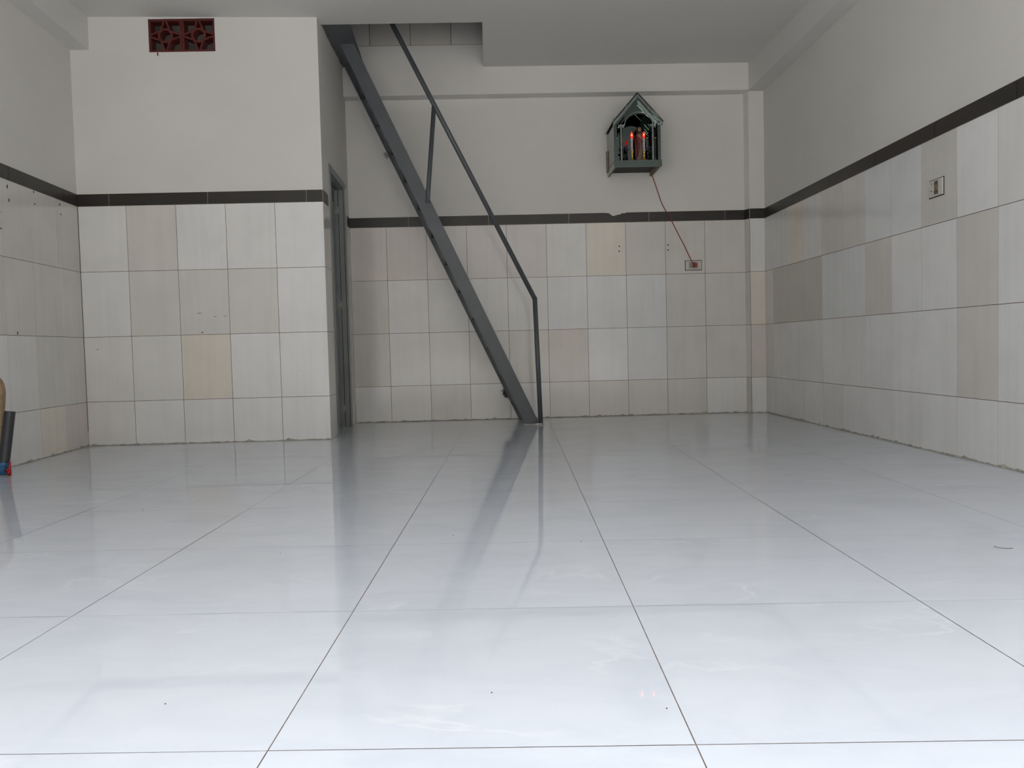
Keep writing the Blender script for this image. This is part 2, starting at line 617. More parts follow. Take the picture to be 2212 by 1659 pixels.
# ------------------------------------------------------------------ back wall
bw = MB()
bw.box((-1.25, YB, -.1), (XR + .25, YB + .15, 2.40))
back = bw.build('wall_back', plaster)
struct(back, 'white back wall, tiled to shoulder height below a dark border strip', 'wall')
ubk = [-1.027] + [-.7565 + .3 * k for k in range(9)] + [1.950]
tiles('tiled_wainscot', (0, YB, 0), (1, 0, 0), (0, -1, 0), ubk, VB,
      ['wwGwwGBGGW', 'gwwGBPWKGG', 'gwLLLKKKGG', 'PPpppLYBBB'], back)  # pink top row and bright second-row tiles put reflections into the tint
border('border_strip', (0, YB, 0), (1, 0, 0), (0, -1, 0), -1.027, 1.950,
       [-0.588, 0.012, 0.617, 1.222, 1.80], back)
# beam across the top of the back wall, whose face carries on as the upstairs wall
bm = MB()
bm.hexa([(-1.06, YBEAM), (XR + .1, YBEAM), (XR + .1, YB + .15), (-1.06, YB + .15)],
        lambda x, y: 2.409 - .1 * (y - YBEAM), 4.75)
beam = bm.build('trim_1', plaster)
struct(beam, 'white beam running along the top of the back wall', 'beam')
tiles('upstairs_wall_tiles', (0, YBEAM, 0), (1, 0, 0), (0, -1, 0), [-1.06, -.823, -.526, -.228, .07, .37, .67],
      [UPZ + .004, 3.16, 3.56], ['gDDgDD', 'DgDDgD'], beam, gap=.0045, label='tiles tinted darker for the dim upstairs, seen through the stair opening')  # darker tints paint in the dim upstairs light
# pier in the right back corner
pr = MB()
pr.hexa([(1.970, 6.222), (XR + .02, 6.222), (XR + .02, YB), (1.950, YB)], 0, 2.405)
pier = pr.build('trim_2', plaster)
struct(pier, 'narrow white corner pier beside the right wall', 'pier')
tiles('pier_tiles', (0, 6.222, 0), (1, 0, 0), (0, -1, 0), [1.970, XR - .001], VB, ['W', 'P', 'Y', 'w'], pier)
sv = Vector((1.970 - 1.950, 6.222 - YB, 0))
tiles('pier_side_tiles', (1.950, YB, 0), sv, (-.94, -.33, 0), [0, sv.length], VB, ['g', 'w', 'G', 'B'], pier)
border('border_strip', (0, 6.222, 0), (1, 0, 0), (0, -1, 0), 1.970, XR - .001, [], pier)
border('border_strip', (1.950, YB, 0), sv, (-.94, -.33, 0), 0, sv.length, [], pier)

# ------------------------------------------------------------------ right wall
rw = MB()
rw.box((XR, Y0 - .15, -.1), (XR + .15, YB + .15, UPZ))
right = rw.build('wall_right', plaster)
struct(right, 'white right wall with glazed tiles and a sloping-away dark border', 'wall')
c0 = 3.3553
yb_ = [Y0] + [c0 + .3 * k for k in range(-12, 10)] + [6.222]
ncol = len(yb_) - 1
# columns counted from the back corner
r_top = ''.join(reversed('LLYLBBKKgWLWLwWLwWwLWwW'))
r_2 = ''.join(reversed('LDDDKKBWWBWwWLwWWLwWwWw'))
r_3 = ''.join(reversed('LwwwWwWWWBWWwWWWWwWwWwW'))
r_4 = ''.join(reversed('wwwWwWWWWWWWwWWwWWWwWwW'))
fix = lambda s_: s_[-ncol:] if len(s_) >= ncol else 'W' * (ncol - len(s_)) + s_
tiles('tiled_wainscot', (XR, 0, 0), (0, 1, 0), (-1, 0, 0), yb_, VB, [fix(r_4), fix(r_3), fix(r_2), fix(r_top)], right)
border('border_strip', (XR, 0, 0), (0, 1, 0), (-1, 0, 0), Y0, 6.222, [3.2339 + .6 * k for k in range(-6, 6)], right)
rb = MB()
rb.hexa([(1.967, Y0), (XR + .02, Y0), (XR + .02, YBEAM), (1.967, YBEAM)], 2.403, lambda x, y: 2.68)
struct(rb.build('trim_3', ceil_m), 'boxed beam along the top of the right wall', 'beam')

# ------------------------------------------------------------------ left wall
lw = MB()
lw.hexa([(XLEFT(Y0 - .15) - .15, Y0 - .15), (XLEFT(Y0 - .15), Y0 - .15), (XLEFT(YB), YB), (XLEFT(YB) - .15, YB)], -.1, UPZ)
left = lw.build('wall_left', plaster)
struct(left, 'white left wall with stained beige tiles under a dark border', 'wall')
UL = Vector((-0.0495, 1, 0)).normalized()
NL = Vector((1, 0.0495, 0)).normalized()
OL = Vector((XLEFT(0), 0, 0))
kf = 1 / UL.y
ul = [Y0 * kf] + [(4.5707 + .3 * k) * kf for k in range(-15, 2)] + [(YP - .002) * kf]
nl = len(ul) - 1
fixl = lambda s_: (random.choice('wL') * (nl - len(s_)) + s_) if len(s_) < nl else s_[-nl:]
tiles('tiled_wainscot', OL, UL, NL, ul, VB,
      [fixl('wwWwYP'), fixl('WwWwGG'), fixl('gBgBBB'), fixl('BgBggg')], left)
border('border_strip', OL, UL, NL, Y0 * kf, (YP - .001) * kf, [(4.96 - .6 * k) * kf for k in range(9)], left)
lb = MB()
lb.hexa([(XLEFT(Y0) - .02, Y0), (XLEFT(Y0) + .115, Y0), (XLEFT(YP) + .115, YP), (XLEFT(YP) - .02, YP)], 2.40, 2.68)
struct(lb.build('trim_4', ceil_m), 'boxed beam along the top of the left wall', 'beam')

# ------------------------------------------------------------------ partition (front of the small room) with the vent hole
VX0, VX1, VZ0, VZ1 = -2.015, -1.617, 2.379, 2.577
XPC = -1.000
pw = MB()
xa = XLEFT(YP) - .02
for (a, b, z0, z1) in ((xa, VX0, 0, 2.66), (VX1, XPC, 0, 2.66), (VX0, VX1, 0, VZ0), (VX0, VX1, VZ1, 2.66)):
    pw.hexa([(a, YP), (b, YP), (XDOOR(YP + .10) if b == XPC else b, YP + .10), (a, YP + .10)], z0, z1)
part_w = pw.build('wall_partition', plaster)
struct(part_w, 'bright white partition wall with the clay vent high up on it', 'wall')
upp = [-2.4855] + [-2.1955 + .3 * k for k in range(4)] + [XPC]
tiles('tiled_wainscot', (0, YP, 0), (1, 0, 0), (0, -1, 0), upp, VB, ['wWWWW', 'wwYWW', 'WGGGW', 'wBWwW'], part_w)
border('border_strip', (0, YP, 0), (1, 0, 0), (0, -1, 0), -2.487, XPC, [-2.295, -1.70, -1.10], part_w)
cr = MB()
cr.box((-2.4865, YP - .004, .09), (-2.4835, YP - .0005, 1.46))
cr.build('dark_corner_joint', edge_m, part_w)

# door wall (turns the corner and runs back)
DY0, DY1, DZ = 5.405, 6.075, 1.752
dw = MB()
T = .10


def dseg(ya, yb, z0, z1, mb=dw):
    mb.hexa([(XDOOR(ya) - T, ya), (XDOOR(ya), ya), (XDOOR(yb), yb), (XDOOR(yb) - T, yb)], z0, z1)


dseg(YP + .10, DY0, 0, UPZ + 1.9)
dseg(DY1, YB, 0, UPZ + 1.9)
dseg(DY0, DY1, DZ, UPZ + 1.9)
doorw = dw.build('wall_stair_side', plaster)
struct(doorw, 'white side wall of the small room holding the steel door', 'wall')
UD = Vector((-.027, 1, 0)).normalized()
ND = Vector((1, .027, 0)).normalized()
OD = Vector((XDOOR(0), 0, 0))
tiles('return_tiles', OD, UD, ND, [YP, DY0 - .01], VB, ['g', 'g', 'G', 'g'], doorw)
border('border_strip', OD, UD, ND, YP, 5.335, [], doorw)
border('border_strip', OD, UD, ND, 6.165, YB - .001, [], doorw)
tiles('return_tiles', OD, UD, ND, [6.215, YB - .001], VB, ['g', 'g', 'B', 'P'], doorw)

# ragged mortar line where the wall tiles meet the floor
bead_m = pmat('grimy_grout_bead', (0.46, 0.44, 0.39), 0.9, noise=(35, 0.45, 5))


def bead(O, U, N, a, b, parent, seed):
    rn = random.Random(seed)
    O, U, N = Vector(O), Vector(U).normalized(), Vector(N).normalized()
    mb_ = MB()
    n = max(2, int((b - a) / .022))
    hs = [rn.uniform(.003, .009) + (rn.uniform(.004, .012) if rn.random() < .12 else 0) for _ in range(n + 1)]
    ws = [rn.uniform(.004, .010) for _ in range(n + 1)]
    vs, fs = [], []
    for i in range(n + 1):
        p = O + U * (a + (b - a) * i / n)
        vs += [p + N * .001 + Vector((0, 0, hs[i])), p + N * .004 + Vector((0, 0, hs[i] * .8)), p + N * ws[i] + Vector((0, 0, .0006)), p + N * .001]
    for i in range(n):
        k = 4 * i
        for q in range(4):
            f = (k + q, k + (q + 1) % 4, k + 4 + (q + 1) % 4, k + 4 + q)
            fs.append(f if U.cross(Vector((0, 0, 1))).dot(N) > 0 else tuple(reversed(f)))
    mb_.mesh(vs, fs)
    mb_.build('mortar_bead', bead_m, parent)


bead((0, YB, 0), (1, 0, 0), (0, -1, 0), -1.02, 1.948, back, 1)
bead((0, YP, 0), (1, 0, 0), (0, -1, 0), -2.48, -1.0, part_w, 2)
bead((0, 6.222, 0), (1, 0, 0), (0, -1, 0), 1.972, XR - .002, pier, 3)
bead((XR, 0, 0), (0, 1, 0), (-1, 0, 0), Y0, 6.22, right, 4)
bead(OL, UL, NL, Y0 * kf, (YP - .004) * kf, left, 5)

# dark small room behind
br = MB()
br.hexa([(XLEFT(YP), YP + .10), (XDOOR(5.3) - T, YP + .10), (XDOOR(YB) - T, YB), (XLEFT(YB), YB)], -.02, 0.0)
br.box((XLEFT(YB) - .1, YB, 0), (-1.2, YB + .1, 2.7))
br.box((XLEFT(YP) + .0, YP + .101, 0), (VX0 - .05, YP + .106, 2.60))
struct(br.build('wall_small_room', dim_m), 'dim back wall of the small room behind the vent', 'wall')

# upstairs shell, dark, seen through the opening
us = MB()
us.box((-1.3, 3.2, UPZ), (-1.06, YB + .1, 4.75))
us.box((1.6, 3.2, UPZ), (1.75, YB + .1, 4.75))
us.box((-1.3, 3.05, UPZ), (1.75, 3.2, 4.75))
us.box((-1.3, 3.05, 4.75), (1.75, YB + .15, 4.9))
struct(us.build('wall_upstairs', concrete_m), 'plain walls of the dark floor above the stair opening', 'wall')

# shop front: piers and lintel around the open entrance
sf = MB()
sf.box((-2.6, Y0 - .15, -.1), (OPEN_X0, Y0, UPZ))
sf.box((OPEN_X1, Y0 - .15, -.1), (XR + .1, Y0, UPZ))
sf.box((-2.6, Y0 - .15, OPEN_Z), (XR + .1, Y0, UPZ))
struct(sf.build('wall_front', plaster), 'front wall around the open shop entrance', 'wall')
st = MB()
st.box((-30, -40, -.25), (30, Y0 - .15, -.06))
struct(st.build('street', street_m), 'grey street surface outside the entrance', 'street')

hb = MB()
hb.box((-16, -13.0, -.25), (16, -11.5, 7.0))  # unseen; height raised to keep low sky light off the far floor
struct(hb.build('facade_opposite', facade_m), 'unseen plain grey house front across the street, raised to block low sky', 'building')

# ------------------------------------------------------------------ small marks on the walls
for k, (x, z) in enumerate([(.993, 1.283), (.992, 1.246), (1.365, 1.285), (1.364, 1.247)]):
    mb = MB()
    mb.tube([(x, YB - .0045, z), (x, YB + .001, z)], .0052, 10)
    mb.build('drill_hole', dark_m, back)
for x, z, rr in ((-1.766, .681, .0042), (-2.405, .592, .003), (-1.172, .435, .002)):
    mb = MB()
    mb.tube([(x, YP - .0035, z), (x, YP + .001, z)], rr, 10)
    mb.build('drill_hole', dark_m, part_w)
for x0_, x1_, z in ((-1.79, -1.765, .798), (-1.69, -1.675, .775), (-1.63, -1.615, .778)):
    mb = MB()
    mb.box((x0_ - .0, YP - .0028, z), (x1_, YP, z + .0025))
    mb.build('scuff_mark', edge_m, part_w)
for y, z, h in ((4.342, 1.43, .022), (4.352, 1.362, .02), (4.62, 1.388, .012), (4.615, 1.452, .014), (4.915, 1.436, .016),
                (4.924, 1.381, .01), (4.37, .682, .02)):
    mb = MB()
    mb.obox(OL + UL * y * kf + Vector((0, 0, z - h / 2)), UL * .007, NL * .003, (0, 0, h * .8))
    mb.build('nail_hole', dark_m, left)
# plaster flap over the border strip, ragged
mb = MB()
top = [(.860 + .2 * k / 12, 1.545 + .001 * (k % 3)) for k in range(13)]
bot = [(1.055, 1.535), (1.035, 1.529), (1.02, 1.531), (1.005, 1.522), (.985, 1.519), (.965, 1.514), (.950, 1.510), (.935, 1.520),
       (.922, 1.531), (.905, 1.534), (.885, 1.5355), (.868, 1.537)]
poly = [(x, YB - .0048, z) for x, z in top] + [(x, YB - .0048, z) for x, z in bot]
mb.prism(poly, (0, .0045, 0))
mb.build('plaster_flap', plaster, back)
mb = MB()
mb.prism([(-1.968, YP - .003, 2.376), (-1.961, YP - .003, 2.376), (-1.960, YP - .003, 2.362), (-1.962, YP - .003, 2.355),
          (-1.965, YP - .003, 2.356), (-1.967, YP - .003, 2.366)], (0, .003, 0))
mb.build('paint_drip', clay_m, part_w)

# ------------------------------------------------------------------ vent: two red clay breeze blocks
BW = (VX1 - VX0) / 2
BH = VZ1 - VZ0
bd = .075
by = YP + .004
blk = None


def vent_block(xc, zc_, label):
    root = empty('breeze_block', (xc, by, zc_ - BH / 2))
    tag(root, label, 'vent block', 'red clay vent blocks high on the partition wall')
    w, h, t = BW / 2 - .0008, BH / 2 - .0008, .013
    mb = MB()
    mb.box((xc - w, by, zc_ - h), (xc - w + t, by + bd, zc_ + h))
    mb.box((xc + w - t, by, zc_ - h), (xc + w, by + bd, zc_ + h))
    mb.box((xc - w + t, by, zc_ - h), (xc + w - t, by + bd, zc_ - h + t))
    mb.box((xc - w + t, by, zc_ + h - t), (xc + w - t, by + bd, zc_ + h))
    mb.build('block_frame', clay_m, root, bevel=.0015)
    # ring
    mb = MB()
    n = 40
    for i in range(n):
        a, b = 2 * math.pi * i / n, 2 * math.pi * (i + 1) / n
        ri, ro = .032, .0445
        p = [(xc + rr * math.cos(t_), by, zc_ + rr * math.sin(t_)) for rr, t_ in ((ri, a), (ro, a), (ro, b), (ri, b))]
        mb.prism(p, (0, bd, 0))
    mb.build('block_ring', clay_m, root)
    # eight curved ribs: from each edge middle to the ring's flanks, forming a four-pointed star
    mb = MB()
    for q in range(4):
        ang = q * math.pi / 2
        for sgn in (-1, 1):
            tip = Vector((w - t * .6, 0.006 * sgn))
            end = Vector((.039 * math.cos(math.radians(48)), .039 * math.sin(math.radians(48)) * sgn))
            mid = Vector((.058, .016 * sgn))
            pts = []
            for k in range(9):
                u_ = k / 8
                pts.append(tip * (1 - u_) ** 2 + mid * 2 * u_ * (1 - u_) + end * u_ ** 2)
            hw = .0056
            Ls, Rs = [], []
            for k, p in enumerate(pts):
                tg = (pts[min(k + 1, 8)] - pts[max(k - 1, 0)]).normalized()
                nn = Vector((-tg.y, tg.x)) * hw
                Ls.append(p + nn)
                Rs.append(p - nn)
            rot = Matrix.Rotation(ang, 2)
            for k in range(8):
                qd = [rot @ v for v in (Ls[k], Ls[k + 1], Rs[k + 1], Rs[k])]
                mb.prism([(xc + v.x, by + .001, zc_ + v.y * (h / w)) for v in qd], (0, bd - .002, 0))
    mb.build('star_rib', clay_m, root)
    return root


vent_block(VX0 + BW / 2, VZ0 + BH / 2, 'red clay vent block, left one of the pair in the partition wall')
vent_block(VX0 + BW * 1.5, VZ0 + BH / 2, 'red clay vent block, right one of the pair, nearer the stairs')

# ------------------------------------------------------------------ steel door in the side wall
dr = empty('door_1', (XDOOR(5.75), 5.74, 0))
tag(dr, 'narrow blue-grey steel door seen edge-on behind the partition corner', 'door', kind='structure')
mb = MB()
X = XDOOR
# frame: far jamb (face + reveal), near jamb, header
for ya, yb, z0, z1 in ((DY1 - .055, DY1 + .0, 0, DZ), (DY0, DY0 + .05, 0, DZ), (DY0 + .05, DY1 - .055, DZ - .05, DZ)):
    mb.hexa([(X(ya) - .004, ya), (X(ya) + .006, ya), (X(yb) + .006, yb), (X(yb) - .004, yb)], z0 + .002, z1)
mb.hexa([(X(6.02) - .075, 6.020), (X(6.02) - .004, 6.020), (X(6.03) - .004, 6.026), (X(6.03) - .075, 6.026)], .002, DZ - .05)
mb.hexa([(X(5.45) - .060, 5.450), (X(5.45) - .004, 5.450), (X(5.45) - .004, 5.456), (X(5.45) - .060, 5.456)], .002, DZ - .05)
mb.hexa([(X(5.45) - .060, 5.456), (X(5.45) - .004, 5.456), (X(6.02) - .004, 6.02), (X(6.02) - .060, 6.02)], DZ - .055, DZ - .05)
mb.build('door_frame', door_m, dr)
for dx0 in (-.040, -.0735):  # dark strips paint the shaded gaps along the far jamb
    mb = MB()
    mb.box((X(6.02) + dx0, 6.0185, .004), (X(6.02) + dx0 + .0035, 6.0202, DZ - .056))
    mb.build('gap_shade_strip', dark_m, dr)
mb = MB()
mb.hexa([(X(6.02) - .003, 6.016), (X(6.02) + .0005, 6.016), (X(6.022) + .0005, 6.0215), (X(6.022) - .003, 6.0215)], .004, DZ - .056)
mb.build('gap_shade_strip', edge_m, dr)
mb = MB()
lx = lambda y: X(y) - .072
mb.hexa([(lx(5.47) - .03, 5.47), (lx(5.47), 5.47), (lx(5.985), 5.985), (lx(5.985) - .03, 5.985)], .012, 1.60)
# raised stiles on the leaf
for ya, yb in ((5.80, 5.985), (5.47, 5.53)):
    mb.hexa([(lx(ya), ya), (lx(ya) + .010, ya), (lx(yb) + .010, yb), (lx(yb), yb)], .012, 1.60)
mb.build('door_leaf', door_m, dr)
for z in (1.553, .88, .132):
    mb = MB()
    yy = 6.012
    mb.box((X(yy) - .074, yy, z - .024), (X(yy) - .036, yy + .005, z + .024))
    mb.tube([(X(yy) - .068, yy - .004, z - .028), (X(yy) - .068, yy - .004, z + .058)], .0055, 10)
    hg = mb.build('hinge', hinge_m, dr)
    mb = MB()
    for dx in (-.054, -.043):
        for dz in (-.014, .014):
            mb.tube([(X(yy) + dx, yy - .0012, z + dz), (X(yy) + dx, yy + .0005, z + dz)], .0024, 8)
    mb.build('screw_head', dark_m, hg)
mb = MB()
mb.box((X(6.05) - .02, 6.07, DZ - .03), (X(6.05) + .012, 6.10, DZ - .002))
mb.build('frame_lug', hinge_m, dr)

# ------------------------------------------------------------------ steel stair
YS = lambda x: 5.790 + (x - .28) * 0.10          # plane of the near stringer
stair = empty('steel_staircase', (0.28, 5.79, 0))
tag(stair, 'steep grey painted steel staircase rising left into the ceiling opening', 'staircase')


def proj_keep(x, z, ya, yb):
    """move a point from depth ya to depth yb keeping its direction from the front of the room"""
    k = yb / ya
    return x * k, CAM_H + (z - CAM_H) * k


SL = 0.4555
SX = lambda z, off=0: .232 - SL * z + off
ztop = 2.612
# near stringer: web plate with flanges folded back
mb = MB()
w_ = .100
A = [(SX(0), 0), (SX(0) + w_, 0), (SX(ztop) + w_ - .006, ztop), (SX(ztop) - .002, ztop)]
web = [Vector((x, YS(x), z + .0005 if z == 0 else z)) for x, z in A]
mb.prism(web, (0, .005, 0))
fb = .035
for e0, e1, sx_ in ((web[0], web[3], 1), (web[1], web[2], -1)):
    mb.prism([e0, e1, e1 + Vector((sx_ * .005, 0, 0)), e0 + Vector((sx_ * .005, 0, 0))], (0, fb, 0))
mb.build('stringer', steel_m, stair, bevel=.0012)
# far stringer against the wall
mb = MB()
YF = 6.185
FX = lambda z: .203 - .4634 * z
B_ = [(FX(0), 0), (FX(0) + .085, 0), (FX(2.6) + .085, 2.6), (FX(2.6), 2.6)]
mb.prism([(x, YF, z + (.0005 if z == 0 else 0)) for x, z in B_], (0, .005, 0))
mb.prism([(FX(0), YF, .0005), (FX(2.6), YF, 2.6), (FX(2.6) + .006, YF, 2.6), (FX(0) + .006, YF, .0005)], (0, -.03, 0))
mb.build('stringer', steel_m, stair)
# treads
for k in range(12):
    z = .147 + .2035 * k
    if z > 2.45:
        continue
    xn = SX(z)
    yn = YS(xn) + .006
    xf = FX(z) + .008
    mb = MB()
    dz = .004
    over = -.006
    # plate
    pts = [(xn - over + .004, yn, z), (xn + .088, yn + .011, z), (xf + .07, YF - .002, z), (xf - over, YF - .002, z)]
    mb.hexa([(p[0], p[1]) for p in pts], z - dz, z)
    # down-turned lips, front (right) and rear (left)
    mb.hexa([(xn + .084, yn + .011), (xn + .088, yn + .011), (xf + .07, YF - .002), (xf + .066, YF - .002)], z - .03, z)
    mb.build('tread', steel_m, stair)
# end cleats under the near stringer (small angles whose corners show)
for k in range(12):
    z = .147 + .2035 * k
    if z > 2.3:
        continue
    xn = SX(z)
    mb = MB()
    yy = YS(xn)
    mb.prism([(xn + .010, yy + .0055, z - .012), (xn - .012, yy + .0055, z + .004), (xn - .012 - SL * .05, yy + .0055, z + .06),
              (xn + .004 - SL * .085, yy + .0055, z + .10)], (0, .004, 0))
    mb.build('tread_bracket', steel_m, stair)
# landing plate, flush in the left end of the opening
mb = MB()
jag = [(-.988, 5.283)]
ny = 16
for k in range(1, ny):
    y = 5.283 + (6.18 - 5.283) * k / ny
    jag.append((XDOOR(y) + .006 + random.uniform(-.004, .006), y))
jag.append((-1.020, 6.185))
poly = [(-.822, 5.283), (-.866, 6.185)] + list(reversed(jag))
area = sum(poly[i][0] * poly[(i + 1) % len(poly)][1] - poly[(i + 1) % len(poly)][0] * poly[i][1] for i in range(len(poly)))
if area < 0:
    poly.reverse()
mb.hexa(poly, lambda x, y: ZC(x, y) + .008, lambda x, y: ZC(x, y) + .016)
mb.box((-1.0, 6.172, 2.596), (-.87, 6.185, 2.64))
mb.build('landing_plate', steel_m, stair)

# handrail
YRAIL = lambda x: 5.752 + (x - .33) * 0.08
rail = empty('handrail', (.337, 5.752, 0))
tag(rail, 'round grey pipe handrail with a bent lower post beside the stairs', 'handrail')


def rp(x, z):
    y = YRAIL(x)
    xx, zz = x * y / 5.75, CAM_H + (z - CAM_H) * y / 5.75
    return Vector((xx, y, zz))


mb = MB()
a0, a1, a2 = rp(.338, .001), rp(.317, .876), rp(-.342, 2.190)
slope = (rp(-.604, 2.748) - a1)
mb.tube([a0, a1], .0165, 18)
mb.build('lower_post', steel_m, rail)
mb = MB()
dirv = slope.normalized()
mb.tube([a1 - Vector((0, 0, .004)), a1 + dirv * 2.9], .0165, 18)
mb.ball(a1, .0166, mi=0)
mb.build('rail', steel_m, rail)
mb = MB()
t_ = (2.195 - a1.z) / dirv.z
pj = a1 + dirv * t_
mb.tube([pj, Vector((pj.x - .060, YS(-.39) - .004, 1.60)), Vector((pj.x - .064, YS(-.39) - .004, 1.540))], .0155, 18)
mb.build('upper_post', steel_m, rail)

# mortar patch at the foot
mb = MB()
rnd = random.Random(3)
for k in range(26):
    x = .222 + .135 * rnd.random() ** .8
    big = 1.0 if x < .30 else 1.7
    mb.ball((x, 5.772 - (x - .222) * .12 + rnd.uniform(-.006, .006), .0012), rnd.uniform(.005, .011) * big, rnd.uniform(.004, .008) * big,
            rnd.uniform(.0025, .0045) * big, seg=9, rings=5)
for k in range(9):
    mb.ball((.318 + rnd.uniform(-.015, .028), 5.742 + rnd.uniform(-.012, .012), .004), rnd.uniform(.006, .011), .008, rnd.uniform(.006, .012), seg=9, rings=5)
tag(mb.build('mortar_patch', mortar_m), 'rough white mortar smear on the floor at the foot of the stairs', 'mortar')


def cobweb(c_, size, n, seed, label, rad=.0009):
    rn = random.Random(seed)
    mb_ = MB()
    for _ in range(n):
        while True:
            q_ = Vector((rn.uniform(-1, 1), rn.uniform(-1, 1), rn.uniform(-1, 1)))
            if q_.length < 1:
                break
        p = Vector(c_) + Vector((q_.x * size * .5, q_.y * .02, q_.z * size * .42 - q_.x * size * .25))
        pts = []
        dv = Vector((rn.uniform(-1, 1), rn.uniform(-.25, .25), rn.uniform(-1, 1))).normalized()
        for _k in range(5):
            pts.append(p.copy())
            dv = (dv + Vector((rn.uniform(-1, 1), rn.uniform(-.3, .3), rn.uniform(-1, 1))) * .9).normalized()
            p = p + dv * size * rn.uniform(.05, .16)
            p.y = min(p.y, YB - .006)
        mb_.tube(pts, rad * rn.uniform(.6, 1.2), 4, cap=False)
    tag(mb_.build('cobweb', web_m), label, 'cobweb')


cobweb((.118, 6.215, .200), .060, 420, 5, 'dark dusty cobweb clump behind the stair foot, near the floor', .0008)
cobweb((-.722, 6.15, 1.965), .04, 70, 9, 'small wispy cobweb clinging under the upper part of the stairs', .0005)

# ------------------------------------------------------------------ wall altar
SXa, SXb, SYf, SYb, SZ = .915, 1.250, 5.935, YB - .0005, 1.846
alt = empty('wall_altar', (SXa, SYf, 1.80))
alt.location = ((SXa + SXb) / 2, YB, 1.80)
tag(alt, 'small house-shaped altar cabinet of green mirror glass hung on the back wall', 'altar')
mb = MB()
# base tray open below: top board, fascia, sides
mb.box((SXa, SYf, SZ - .006), (SXb, SYb, SZ), 1)
mb.box((SXa - .001, SYf - .004, 1.800), (SXb + .004, SYf, SZ + .002), 0)
mb.box((SXa, SYf, 1.800), (SXa + .004, SYb, SZ - .006), 0)
mb.box((SXb - .004, SYf, 1.800), (SXb, SYb, SZ - .006), 0)
mb.box((SXa + .004, SYf, 1.802), (SXa + .016, SYb, SZ - .006), 2)
mb.box((SXb - .016, SYf, 1.802), (SXb - .004, SYb, SZ - .006), 2)
mb.box((SXa + .016, SYf + .002, 1.830), (SXb - .016, SYb, 1.838), 1)
mb.build('base', [mirror_m, black_m, ply_m], alt)
mb = MB()
apx, apz, ez = (SXa + SXb) / 2 + .004, 2.300, 2.134
WY = 6.105            # interior mirror back
prof = [(SXa + .004, SZ), (SXb - .004, SZ), (SXb - .004, ez), (apx, apz - .01), (SXa + .004, ez)]
mb.prism([(x, WY, z) for x, z in prof], (0, .006, 0))
mb.build('back_mirror', mirror_m, alt)
mb = MB()
mb.prism([(x, YB - .008, z) for x, z in prof], (0, .006, 0))
mb.build('back_board', black_m, alt)
for xs, nm in ((SXa, 'side_panel'), (SXb - .005, 'side_panel')):
    mb = MB()
    mb.box((xs, SYf + .004, SZ), (xs + .005, SYb - .01, ez))
    mb.build(nm, smoked_m, alt)
# roof planes
for sg, nm in ((-1, 'roof_pane'), (1, 'roof_pane')):
    mb = MB()
    ex = apx + sg * .180
    ezz = apz - .180 * (apz + .018 - ez) / .172 + .006
    p0, p1 = Vector((apx, SYf - .012, apz + .016)), Vector((ex, SYf - .012, ezz))
    nrm = Vector((-(p1.z - p0.z), 0, p1.x - p0.x)).normalized() * .006
    if nrm.z < 0:
        nrm = -nrm
    mb.prism([p0, p1, p1 + nrm, p0 + nrm], (0, SYb - SYf, 0))
    mb.build(nm, mirror_m, alt)
    # stepped bevelled strips on the gable
    for j, (offz, wd, fw) in enumerate(((0.010, .020, .016), (-.022, .012, .011), (-.050, .010, .007))):
        mb = MB()
        q0 = Vector((apx + sg * .002 * 0, SYf - fw, apz + offz))
        q1 = Vector((apx + sg * (.176 - j * .026), SYf - fw, 0))
        q1.z = q0.z + (ezz - apz - .016) / .180 * (.176 - j * .026)
        dn = Vector((0, 0, -wd * 1.3))
        mb.prism([q0, q1, q1 + dn, q0 + dn], (0, .008, 0))
        mb.build('gable_strip', mirror2_m if (sg > 0 or j == 0) else mirror_m, alt)  # brighter mirror on the right strips paints their highlight into the colour
# gable pane with arched cut-out
mb = MB()
acx, acz, ar = 1.095, 2.085, .088
n = 20
for i in range(n):
    a, b = math.pi * i / n, math.pi * (i + 1) / n
    pa = (acx + ar * math.cos(a) * 1.15, acz + ar * math.sin(a))
    pb = (acx + ar * math.cos(b) * 1.15, acz + ar * math.sin(b))
    ez2 = lambda x: max(ez - .004, min(apz - .004, apz - abs(x - apx) * (apz - ez) / .165))
    mb.prism([(pa[0], SYf + .002, pa[1]), (pb[0], SYf + .002, pb[1]), (pb[0], SYf + .002, ez2(pb[0])), (pa[0], SYf + .002, ez2(pa[0]))],
             (0, .004, 0))
mb.build('gable_pane', mirror_m, alt)
mb = MB()
arc = [(acx + ar * 1.15 * math.cos(math.pi * i / 28), SYf - .002, acz + .010 + (ar + .002) * math.sin(math.pi * i / 28)) for i in range(29)]
mb.tube(arc, .0038, 8)
mb.build('arch_bead', mirror2_m, alt)
# corner posts and columns
for xa_, xb_ in ((SXa, SXa + .022), (SXb - .022, SXb)):
    mb = MB()
    mb.box((xa_, SYf - .001, SZ), (xb_, SYf + .004, ez + .01))
    mb.build('corner_strip', mirror_m if xa_ < 1 else mirror_m, alt)
for xc in (.970, 1.197):
    cl = MB()
    cl.lathe((xc, SYf + .016, SZ), [(.016, 0), (.016, .006), (.011, .010), (.0105, .235), (.013, .240)], 12, smooth=False)
    col_o = cl.build('column', mirror2_m, alt)
    mb = MB()
    mb.box((xc - .021, SYf - .001, SZ + .238), (xc + .021, SYf + .034, SZ + .254))
    mb.build('capital', mirror2_m, col_o)
# wood stick at the rear left of the tray
mb = MB()
mb.prism([(.908, YB - .05, 1.835), (.916, YB - .05, 1.825), (.934, YB - .05, 1.975), (.906, YB - .05, 1.985)], (0, .045, 0))
tag(mb.build('wooden_wedge', ply_m), 'thin brown board piece wedged at the left rear of the altar', 'board')


